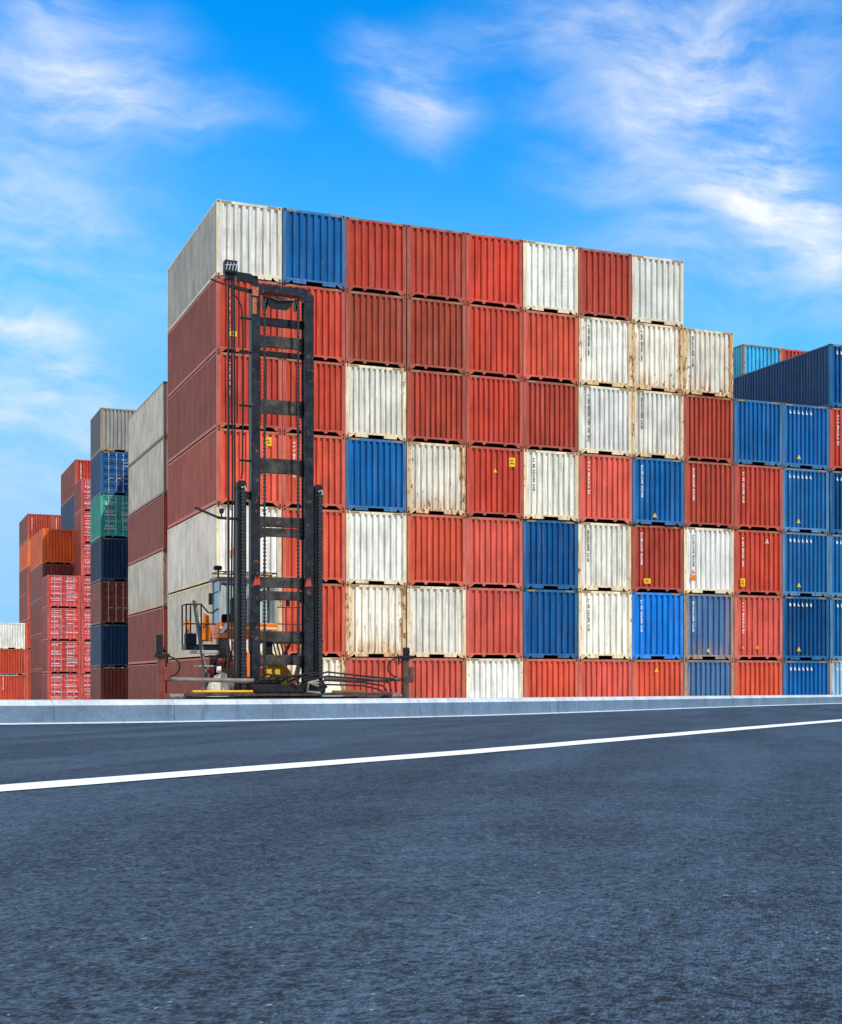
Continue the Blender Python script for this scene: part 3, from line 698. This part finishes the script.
rl = MB()
for (x, y) in ((-2.70, 2.80), (-2.70, 3.66), (-2.20, 2.80), (-2.42, 3.66)): rl.tube([(x, y, 3.24), (x, y, 4.62)], .028, 7)
for z in (4.62, 3.95): rl.tube([(-2.70, 2.80, z), (-2.70, 3.66, z)], .028, 7)
rl.tube([(-2.70, 2.80, 4.62), (-2.20, 2.80, 4.64), (-1.95, 2.85, 4.35), (-1.80, 2.85, 4.35), (-1.62, 2.85, 4.50)], .03, 7).tube([(-2.70, 2.80, 3.95), (-1.7, 2.80, 3.95)], .024, 7)
part('railing', rl, M_BLACK, pf)
part('orange_panel', MB().prism([(-2.12, 3.35), (-1.75, 3.35), (-1.86, 4.25), (-2.05, 4.35)], 'y', 3.2, 3.26).prism([(-2.62, 3.65), (-2.5, 3.65), (-2.45, 4.05), (-2.60, 4.2)], 'y', 3.5, 3.55), M_ORANGE, pf)
part('white_panel', MB().prism([(-2.30, 3.35), (-2.14, 3.35), (-2.14, 4.2), (-2.26, 4.25)], 'y', 3.3, 3.35), M_WHITE, pf)
ld = MB()
for dx in (0, .34): ld.bar((-2.50 + dx * .35, 2.55 + dx, 4.75), (-2.08 + dx * .35, 2.2 + dx, 1.35), .07)
for i in range(10):
    t = (i + .5) / 10; a = Vector((-2.50, 2.55, 4.75)).lerp(Vector((-2.08, 2.2, 1.35)), t); ld.bar(a, a + Vector((.34 * .35, .34, 0)), .05)
part('ladder', ld, M_GREYBEAM, pf)
rr = MB()
for x in (.75, 1.15, 2.0): rr.tube([(x, 3.0, 3.45), (x, 3.0, 4.6)], .022, 7)
for z in (4.6, 4.0): rr.tube([(.45, 3.0, z), (2.0, 3.0, z)], .022, 7)
p2 = part('platform', MB().bbox(.44, 2.05, 2.9, 3.8, 3.30, 3.449, .02), M_BLACK, cab)
part('railing', rr, M_BLACK, p2)
part('orange_panel', MB().prism([(.55, 2.6), (.66, 2.6), (.98, 3.29), (.86, 3.29)], 'y', 3.2, 3.26), M_REDPAINT, p2)

# fittings around the cab and platform
mb = MB()
for i in range(4): mb.prism([(-1.52 + i * .48, 3.66), (-1.38 + i * .48, 3.66), (-1.20 + i * .48, 3.78), (-1.34 + i * .48, 3.78)], 'y', 2.8935, 2.8985)
part('warning_stripe', mb, M_REDPAINT, cab)
part('step', MB().bbox(-2.60, -1.62, 2.62, 2.74, 2.90, 3.02, .015).bbox(-2.45, -1.62, 2.55, 2.75, 2.45, 2.50, .01), M_STEEL, pf)
part('horn', MB().lathe([(-.10, .05), (.0, .07), (.12, .16)], (-1.95, 2.5, 2.30), 16), M_REDPAINT, cab)
part('air_filter', MB().tube([(-1.80, 2.7, 2.05), (-1.80, 2.7, 2.75)], .14, 14).tube([(-1.80, 2.7, 2.76), (-1.80, 2.7, 2.86)], .17, 14), M_BLACK, cab)
part('exhaust_pipe', MB().tube([(-.95, 4.8, 2.55), (-.95, 4.8, 3.9), (-.95, 5.0, 4.1)], .07, 12), M_STEEL, ch)
part('mirror', MB().bbox(-1.98, -1.84, 2.60, 2.66, 4.62, 5.02, .02).tube([(-1.90, 2.66, 4.95), (-1.62, 2.92, 5.10)], .018, 6), M_BLACK, cab)
part('mirror', MB().bbox(.66, .80, 2.60, 2.66, 4.62, 5.02, .02).tube([(.73, 2.66, 4.95), (.42, 2.92, 5.10)], .018, 6), M_BLACK, cab)
part('beacon', MB().lathe([(-.06, .05), (.06, .05)], (.2, 3.0, 5.72), 12), M_ORANGED, cab)
mb = MB()
for i in range(6):
    x = -1.50 + .14 * i; mb.tube([(x, 2.5, 3.44), (x + .05, 2.2 + .03 * i, 2.9), (x - .12 + .05 * i, 1.8, 2.35), (x + .1, 1.4, 1.9), (x + .15, 1.2, 1.5)], .028, 7)
part('hydraulic_hose', mb, M_RUBBER, cab)
mb = MB()
for i in range(4):
    x = .55 - .13 * i; mb.tube([(x, 2.5, 3.44), (x + .08, 2.1, 2.8), (x - .1, 1.7, 2.3), (x, 1.3, 1.6)], .030, 7)
part('hydraulic_hose', mb, M_RUBBER, cab)
part('valve_block', MB().bbox(-1.15, -.85, 1.0, 1.4, 1.56, 2.0, .03).bbox(-.80, -.55, 1.0, 1.3, 1.56, 1.85, .03), M_GREYBEAM, ch)
part('frame_post', MB().bar((-1.16, .62, 1.56), (-1.16, 2.4, 3.30), .14).bar((1.16, .62, 1.56), (1.16, 2.4, 3.30), .14), M_ORANGE, ch)
part('head_lamp', MB().lathe([(-.06, .10), (.06, .12)], (-2.05, .26, 2.34), 14), M_LAMP, ch)
part('reflector', MB().box(-1.19, -1.10, -.047, -.042, 2.1, 2.9), M_ORANGED, rail)

# ------------------------------------------------------------------ road, kerb, ground
ZR0, SL = CAM_Z - .40, .00603
def zr(y): return ZR0 - SL * y
KP = [(-60, -18), (-33, -3.0), (-20, 9.3), (-13.2, 16.1), (-9.27, 20.1), (-7.93, 21.4), (-6.55, 23.4), (-5.52, 25.4), (-4.49, 28.2), (-3.25, 33.2), (-1.15, 42.8), (2.62, 57.0), (8.6, 79.0), (20, 119), (50, 220)]
def catmull(P, n):
    out = []
    for i in range(len(P) - 1):
        p0, p1, p2, p3 = P[max(i-1, 0)], P[i], P[i+1], P[min(i+2, len(P)-1)]
        for k in range(n):
            t = k / n
            out.append(tuple(.5 * ((2*p1[a]) + (-p0[a]+p2[a])*t + (2*p0[a]-5*p1[a]+4*p2[a]-p3[a])*t*t + (-p0[a]+3*p1[a]-3*p2[a]+p3[a])*t**3) for a in (0, 1)))
    return out + [P[-1]]
def smooth(P, it):
    P = [Vector((p[0], p[1])) for p in P]
    for _ in range(it): P = [P[0]] + [P[i] * .5 + (P[i-1] + P[i+1]) * .25 for i in range(1, len(P) - 1)] + [P[-1]]
    return P
kp = smooth(catmull(KP, 12), 30)
def resample(P, step):
    out = [P[0]]; acc = 0.
    for a, b in zip(P, P[1:]):
        L = (b - a).length; t = step - acc
        while t <= L: out.append(a + (b - a) * (t / L)); t += step
        acc = (acc + L) % step
    return out
kk = resample(kp, .5283)
def nrm(P, i):
    d = (P[min(i+1, len(P)-1)] - P[max(i-1, 0)]).normalized(); return Vector((-d.y, d.x)), d   # to the left of travel (yard side)

def asphalt_material():
    k = NT('asphalt'); tc0 = k.node('ShaderNodeTexCoord').outputs['Object']; tc = k.mapping(tc0, (1.25, .80, 1.))
    v1 = k.node('ShaderNodeTexVoronoi'); v1.inputs['Scale'].default_value = 120.; k.l(tc, v1.inputs['Vector'])
    v2 = k.node('ShaderNodeTexVoronoi'); v2.inputs['Scale'].default_value = 55.; k.l(tc, v2.inputs['Vector'])
    s1 = k.node('ShaderNodeSeparateColor'); k.l(v1.outputs['Color'], s1.inputs[0])
    s2 = k.node('ShaderNodeSeparateColor'); k.l(v2.outputs['Color'], s2.inputs[0])
    n1 = k.noise(tc, 26., 5, .7); n2 = k.noise(tc, 1.1, 4, .6)
    rot = k.node('ShaderNodeMapping'); rot.inputs['Rotation'].default_value = (0, 0, R(15)); rot.inputs['Scale'].default_value = (1.1, .10, 1); k.l(tc0, rot.inputs['Vector'])
    lane = k.noise(rot.outputs[0], 1.3, 4); n3 = k.noise(tc, 190., 2, .6)
    pit = k.noise(tc, 75., 3, .6)
    f = k.math('ADD', k.ramp(s1.outputs[0], .0, 1., -.55, .75), k.ramp(n1, .28, .72, -.50, .58))
    f = k.math('ADD', f, k.ramp(pit, .36, .50, -.85, .10))
    f = k.math('ADD', f, k.ramp(n2, .3, .7, -.22, .22)); f = k.math('ADD', f, k.ramp(lane, .35, .65, -.26, .30)); f = k.math('ADD', f, k.ramp(k.noise(tc, 11., 4, .7), .32, .68, -.24, .26))
    f = k.math('MAXIMUM', k.math('ADD', f, 1.), .10)
    sc = k.node('ShaderNodeVectorMath', operation='SCALE'); sc.inputs[0].default_value = (.030, .050, .073); k.l(f, sc.inputs['Scale'])
    pale_speck = k.math('MULTIPLY', k.math('GREATER_THAN', s1.outputs[1], .985), k.math('GREATER_THAN', s2.outputs[1], .85))  # scattered pale stone specks in the asphalt
    c = k.mix(k.math('MULTIPLY', pale_speck, .6), sc.outputs[0], (.35, .37, .38))
    k.l(c, k.b.inputs['Base Color']); k.b.inputs['Roughness'].default_value = .72; k.b.inputs['Specular IOR Level'].default_value = .3
    h = k.math('ADD', k.math('MULTIPLY', v1.outputs['Distance'], -.45), k.math('MULTIPLY', n1, .9)); h = k.math('ADD', h, k.math('MULTIPLY', pit, .8))
    b = k.node('ShaderNodeBump'); b.inputs['Strength'].default_value = 1.; b.inputs['Distance'].default_value = .016
    k.l(h, b.inputs['Height']); k.l(b.outputs[0], k.b.inputs['Normal'])
    return k.m
def granite_material(name, col):
    k = NT(name); tc = k.node('ShaderNodeTexCoord').outputs['Object']
    n1 = k.noise(tc, 70., 3, .7); n2 = k.noise(tc, 1.1, 4); n3 = k.noise(tc, 9., 4, .6)
    f = k.math('ADD', k.math('ADD', k.ramp(n1, .3, .7, .80, 1.18), k.ramp(n2, .3, .7, -.14, .14)), k.ramp(n3, .35, .7, -.10, .08))
    sc = k.node('ShaderNodeVectorMath', operation='SCALE'); sc.inputs[0].default_value = col; k.l(f, sc.inputs['Scale'])
    drip = k.math('MULTIPLY', k.ramp(k.noise(k.mapping(tc, (3., 3., .6)), 1.6, 5, .65), .52, .72), .55)
    cc = k.mix(drip, sc.outputs[0], tuple(x * .45 for x in col))
    k.l(cc, k.b.inputs['Base Color']); k.b.inputs['Roughness'].default_value = .75
    b = k.node('ShaderNodeBump'); b.inputs['Strength'].default_value = .3; b.inputs['Distance'].default_value = .006; k.l(n1, b.inputs['Height']); k.l(b.outputs[0], k.b.inputs['Normal'])
    return k.m
def line_material():
    k = NT('road_paint'); tc = k.node('ShaderNodeTexCoord').outputs['Object']
    n1 = k.noise(tc, 45., 4, .7); n2 = k.noise(tc, 3., 4)
    n3 = k.noise(tc, 110., 3, .6)
    w = k.math('MAXIMUM', k.math('MULTIPLY', k.ramp(n1, .54, .66), k.ramp(n2, .40, .65, .25, 1.)), k.ramp(n3, .62, .70, 0., .75))
    c = k.mix(w, (.78, .79, .79), (.16, .18, .21)); k.l(c, k.b.inputs['Base Color']); k.b.inputs['Roughness'].default_value = .6
    b = k.node('ShaderNodeBump'); b.inputs['Strength'].default_value = .4; b.inputs['Distance'].default_value = .005; k.l(n1, b.inputs['Height']); k.l(b.outputs[0], k.b.inputs['Normal'])
    return k.m
def ground_material(name, col, sc_):
    k = NT(name); tc = k.node('ShaderNodeTexCoord').outputs['Object']
    n1 = k.noise(tc, sc_, 6, .6); n2 = k.noise(tc, .08, 4)
    f = k.math('ADD', k.ramp(n1, .3, .7, .8, 1.15), k.ramp(n2, .3, .7, -.15, .15))
    sc = k.node('ShaderNodeVectorMath', operation='SCALE'); sc.inputs[0].default_value = col; k.l(f, sc.inputs['Scale'])
    drip = k.math('MULTIPLY', k.ramp(k.noise(k.mapping(tc, (3., 3., .6)), 1.6, 5, .65), .52, .72), .55)
    cc = k.mix(drip, sc.outputs[0], tuple(x * .45 for x in col))
    k.l(cc, k.b.inputs['Base Color']); k.b.inputs['Roughness'].default_value = .9
    return k.m
def struct(name, mb, mat, fix=True):
    o = part(name, mb, mat, None, fix); o['kind'] = 'structure'; return o

def right_edge(p, n):     # far side of the road
    return Vector((max(p.x + 30, 26 + .26 * p.y), p.y))
# road surface: one strip from the kerb foot across to the far verge
mb = MB(); vs = []; fs = []
for i, p in enumerate(kk[::4]):
    q = Vector((34 + .26 * max(p.y, 0), min(p.y, 220)))
    for t in (0, .15, .4, .7, 1): r = p.lerp(q, t); vs.append((r.x, r.y, zr(r.y)))
m = len(vs) // 5
for i in range(m - 1):
    for j in range(4): fs.append((i*5+j, i*5+j+1, (i+1)*5+j+1, (i+1)*5+j))
mb.add(vs, fs); struct('road', mb, asphalt_material())
# rear part of the road behind the camera
mb = MB(); y0, y1 = -90, kk[0].y
mb.add([(-60, y0, zr(y0)), (34, y0, zr(y0)), (34, y1 , zr(y1)), (-60, y1, zr(y1))], [(0, 1, 2, 3)]); struct('road_behind', mb, bpy.data.materials['asphalt'])
# kerb: one continuous run of granite blocks with narrow joints
PROF = [(-.006, -.10), (-.004, .012), (.004, .232), (.060, .292), (.30, .302), (.34, .28), (.34, -.30)]
def ksec(p, n, ins=0.):
    return [(p.x + n.x * (o + ins), p.y + n.y * (o + ins), zr(p.y) + h - (ins if h > .2 else 0)) for (o, h) in PROF]
kerb = MB(); secs = []
for i, p in enumerate(kk):
    n_, d_ = nrm(kk, i)
    if i % 3 == 2:
        p = p + d_ * .133
        secs += [ksec(p - d_ * .008, n_), ksec(p - d_ * .005, n_, .007), ksec(p + d_ * .005, n_, .007), ksec(p + d_ * .008, n_)]
    else: secs.append(ksec(p, n_))
m = len(PROF); vs = [q for s in secs for q in s]; fs = []
for i in range(len(secs) - 1):
    for j in range(m - 1): fs.append((i*m+j, (i+1)*m+j, (i+1)*m+j+1, i*m+j+1))
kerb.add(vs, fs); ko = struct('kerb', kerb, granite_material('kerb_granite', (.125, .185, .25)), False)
ko.data.materials.append(granite_material('kerb_lit_edge', (.46, .48, .49)))  # paler top and chamfer, darker face: light and shade painted into the colours
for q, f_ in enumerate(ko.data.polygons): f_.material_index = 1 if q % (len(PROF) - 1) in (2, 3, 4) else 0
# pale mortar line where the kerb meets the asphalt
gut = MB(); vs = []; fs = []
for i, p in enumerate(kk):
    n_, d_ = nrm(kk, i); w_ = .07 + .025 * math.sin(i * 1.7) * math.sin(i * .37)
    a = p - n_ * w_; b = p - n_ * .0045; vs += [(a.x, a.y, zr(a.y) + .005), (b.x, b.y, zr(b.y) + .022)]
for i in range(len(kk) - 1): fs.append((2*i, 2*i+1, 2*i+3, 2*i+2))
gut.add(vs, fs); struct('kerb_mortar_line', gut, ground_material('mortar', (.50, .54, .58), 30.))
# painted edge line
LP = [(-7.6, -10.2), (-5.9, -3.4), (-4.55, 1.8), (-3.13, 6.92), (-2.53, 9.05), (-1.83, 11.5), (-.45, 17.2), (1.09, 23.4), (4.4, 36), (9.6, 56), (18, 90), (40, 180)]
lk = resample(smooth(catmull(LP, 12), 10), .6)
ln = MB(); vs = []; fs = []
for i, p in enumerate(lk):
    n_, d_ = nrm(lk, i)
    for s in (-.17, .17): q = p + n_ * (s + .006 * math.sin(i * 2.3 + s * 9)); vs.append((q.x, q.y, zr(q.y) + .004))
for i in range(len(lk) - 1): fs.append((2*i, 2*i+1, 2*i+3, 2*i+2))
ln.add(vs, fs); struct('road_marking', ln, line_material())
# bank falling from the kerb to the yard, and its mirror on the far side
bk = MB(); vs = []; fs = []
ks = kk[::4]
for i, p in enumerate(ks):
    n_, d_ = nrm(ks, i); a = p + n_ * .335; b = p + n_ * .95; c_ = p + n_ * 3.8
    vs += [(a.x, a.y, zr(a.y) + .20), (b.x, b.y, zr(b.y) + .12), (c_.x, c_.y, min(-.02, zr(c_.y) - 1.6))]
for i in range(len(ks) - 1):
    for j in (0, 1): fs.append((i*3+j, i*3+j+1, (i+1)*3+j+1, (i+1)*3+j))
bk.add(vs, fs); struct('road_bank', bk, ground_material('bank_gravel', (.16, .14, .11), 8.))
bk = MB(); vs = []; fs = []
for i in range(40):
    y = -90 + i * 8; x = 34 + .26 * max(y, 0); vs += [(x - .02, y, zr(y) - .01), (x + 5, y, -.02 if y > -90 else -.02)]
for i in range(39): fs.append((2*i, 2*i+1, 2*i+3, 2*i+2))
bk.add(vs, fs); struct('far_road_bank', bk, bpy.data.materials['bank_gravel'])
g = MB(); S = 2500.
g.add([(-S, -S, 0), (S, -S, 0), (S, S, 0), (-S, S, 0)], [(0, 1, 2, 3)]); struct('yard_ground', g, ground_material('yard_concrete', (.42, .39, .34), .7))

# ------------------------------------------------------------------ sky and sun
SKY_STR = .105
def build_world():
    w = bpy.data.worlds.new('World'); scene.world = w; w.use_nodes = True
    t = w.node_tree; N = t.nodes; bg = N['Background']
    class WT(NT):
        def __init__(s): s.t = t; s.n = N
    k = WT()
    sky = N.new('ShaderNodeTexSky'); sky.sky_type = 'NISHITA'; sky.sun_disc = False
    d = -SUN_L; sky.sun_elevation = math.asin(d.z); sky.sun_rotation = math.atan2(d.x, d.y)
    sky.air_density = 1.0; sky.dust_density = .3; sky.ozone_density = 3.0
    hs = N.new('ShaderNodeHueSaturation'); hs.inputs['Saturation'].default_value = 1.3; hs.inputs['Value'].default_value = 1.0
    k.l(sky.outputs[0], hs.inputs['Color'])
    tint = k.mix(1., k.mix(1., hs.outputs[0], (.03, 1.70, 2.30), 'MULTIPLY'), (10., 5.0, 9.9), 'DARKEN')
    # cirrus laid out by direction: azimuth and elevation of the view ray
    tc = N.new('ShaderNodeTexCoord'); g = tc.outputs['Generated']
    sp = N.new('ShaderNodeSeparateXYZ'); k.l(g, sp.inputs[0])
    az = k.math('ARCTAN2', sp.outputs[0], sp.outputs[1]); el = k.math('ARCSINE', sp.outputs[2])
    cv = N.new('ShaderNodeCombineXYZ'); k.l(az, cv.inputs[0]); k.l(el, cv.inputs[1]); uv = cv.outputs[0]
    wn = N.new('ShaderNodeTexNoise'); wn.inputs['Scale'].default_value = 4.5; wn.inputs['Detail'].default_value = 5.; k.l(uv, wn.inputs['Vector'])
    wv = N.new('ShaderNodeVectorMath'); wv.operation = 'MULTIPLY_ADD'; k.l(wn.outputs['Color'], wv.inputs[0]); wv.inputs[1].default_value = (.13, .13, 0); k.l(uv, wv.inputs[2])
    def streak(rot, sx, sy, scale, det=7, rough=.62):
        mp = N.new('ShaderNodeMapping'); mp.inputs['Rotation'].default_value = (0, 0, rot); mp.inputs['Scale'].default_value = (sx, sy, 1)
        k.l(wv.outputs[0], mp.inputs['Vector']); return k.noise(mp.outputs[0], scale, det, rough)
    wisps = streak(R(14), 1., 4.2, 8., 8, .60); puffs = streak(R(-40), 1.2, 2.6, 9., 9, .62)
    def px(x, y): a = math.atan((x - 765.2) / 1659.5); return a + .065, math.atan((681.96 - y) / 1659.5 * math.cos(a)) + .065
    def blob(x, y, rx, ry, rot, amp):
        a, e = px(x, y); mp = N.new('ShaderNodeMapping'); mp.vector_type = 'TEXTURE'
        mp.inputs['Location'].default_value = (a, e, 0); mp.inputs['Rotation'].default_value = (0, 0, R(rot)); mp.inputs['Scale'].default_value = (rx / 1659.5, ry / 1659.5, 1)
        k.l(wv.outputs[0], mp.inputs['Vector'])
        ln_ = N.new('ShaderNodeVectorMath'); ln_.operation = 'LENGTH'; k.l(mp.outputs[0], ln_.inputs[0])
        return k.math('MULTIPLY', k.ramp(ln_.outputs['Value'], 0., 1., 1., 0.), amp)
    B = [blob(*b) for b in BLOBS]
    tot = B[0]
    for b in B[1:]: tot = k.math('ADD', tot, b)
    tot = k.math('MINIMUM', tot, 1.15)
    tex = k.math('ADD', k.ramp(wisps, .36, .70, .06, .62), k.ramp(puffs, .38, .70, .04, .58))
    cl = k.math('MULTIPLY', tot, tex, clamp=True)
    horizon = k.ramp(el, -.10, .37, .90, 0.)                       # thin veil towards the horizon
    veil = k.math('MULTIPLY', horizon, k.ramp(streak(R(-6), .7, 3., 5.), .25, .75, .55, 1.))
    base = k.mix(veil, tint, (6.3, 7.6, 9.4))
    # broken cloud added out of view, behind and left, to brighten shaded container sides
    away = k.ramp(k.math('ADD', k.math('MULTIPLY', sp.outputs[0], -.882), k.math('MULTIPLY', sp.outputs[1], -.471)), .12, .55)
    bank = k.math('MULTIPLY', k.math('MULTIPLY', away, k.ramp(streak(R(10), 1., 1.8, 2.6, 6), .22, .46)), .92)
    out = k.mix(bank, k.mix(cl, base, (9.0, 9.4, 9.7)), (11.8, 11.2, 10.0))
    k.l(out, bg.inputs['Color']); bg.inputs['Strength'].default_value = SKY_STR
BLOBS = [(385, 108, 105, 80, -25, .72), (50, 50, 170, 110, -20, .50), (130, 122, 150, 45, -4, .50), (-10, 230, 250, 260, 0, .42),
         (40, 335, 190, 36, -20, .75), (70, 245, 170, 60, -10, .30),
         (780, 185, 105, 100, -35, .85), (700, 120, 300, 200, -28, .50), (740, 40, 240, 100, 6, .42), (825, 262, 70, 120, 15, .75), (720, 170, 240, 180, -20, .25), (500, 25, 220, 50, 14, .30),
         (40, 440, 240, 110, -10, .60), (700, 300, 240, 60, -10, .25), (1150, 230, 320, 130, -20, .8), (1500, 420, 420, 120, 8, .7), (-350, 260, 320, 120, 12, .8), (-800, 420, 420, 110, -8, .7), (330, -300, 500, 120, 12, .6)]
build_world()
sl = bpy.data.lights.new('sun', 'SUN'); sl.energy = 5.0; sl.angle = R(.53); sl.color = (1., .935, .84)
so = bpy.data.objects.new('sun', sl); COL.objects.link(so); so.rotation_euler = SUN_L.to_track_quat('-Z', 'Y').to_euler(); so.location = (30, -20, 60)

# ------------------------------------------------------------------ camera
cd = bpy.data.cameras.new('camera'); co = bpy.data.objects.new('camera', cd); COL.objects.link(co)
co.location = (0, 0, CAM_Z); co.rotation_euler = (R(90), 0, 0)
cd.sensor_fit = 'AUTO'; cd.sensor_width = 36; cd.lens = 36 * 1659.5 / 1024
cd.shift_x = (421 - 765.2) / 1024; cd.shift_y = (681.96 - 512) / 1024
cd.clip_start = .1; cd.clip_end = 6000
scene.camera = co
scene.render.resolution_x, scene.render.resolution_y = 842, 1024
scene.view_settings.view_transform = 'Standard'; scene.view_settings.look = 'None'
scene.view_settings.exposure = 0.; scene.view_settings.gamma = 1.; scene.view_settings.use_curve_mapping = False
scene.cycles.max_bounces = 6; scene.cycles.use_denoising = True
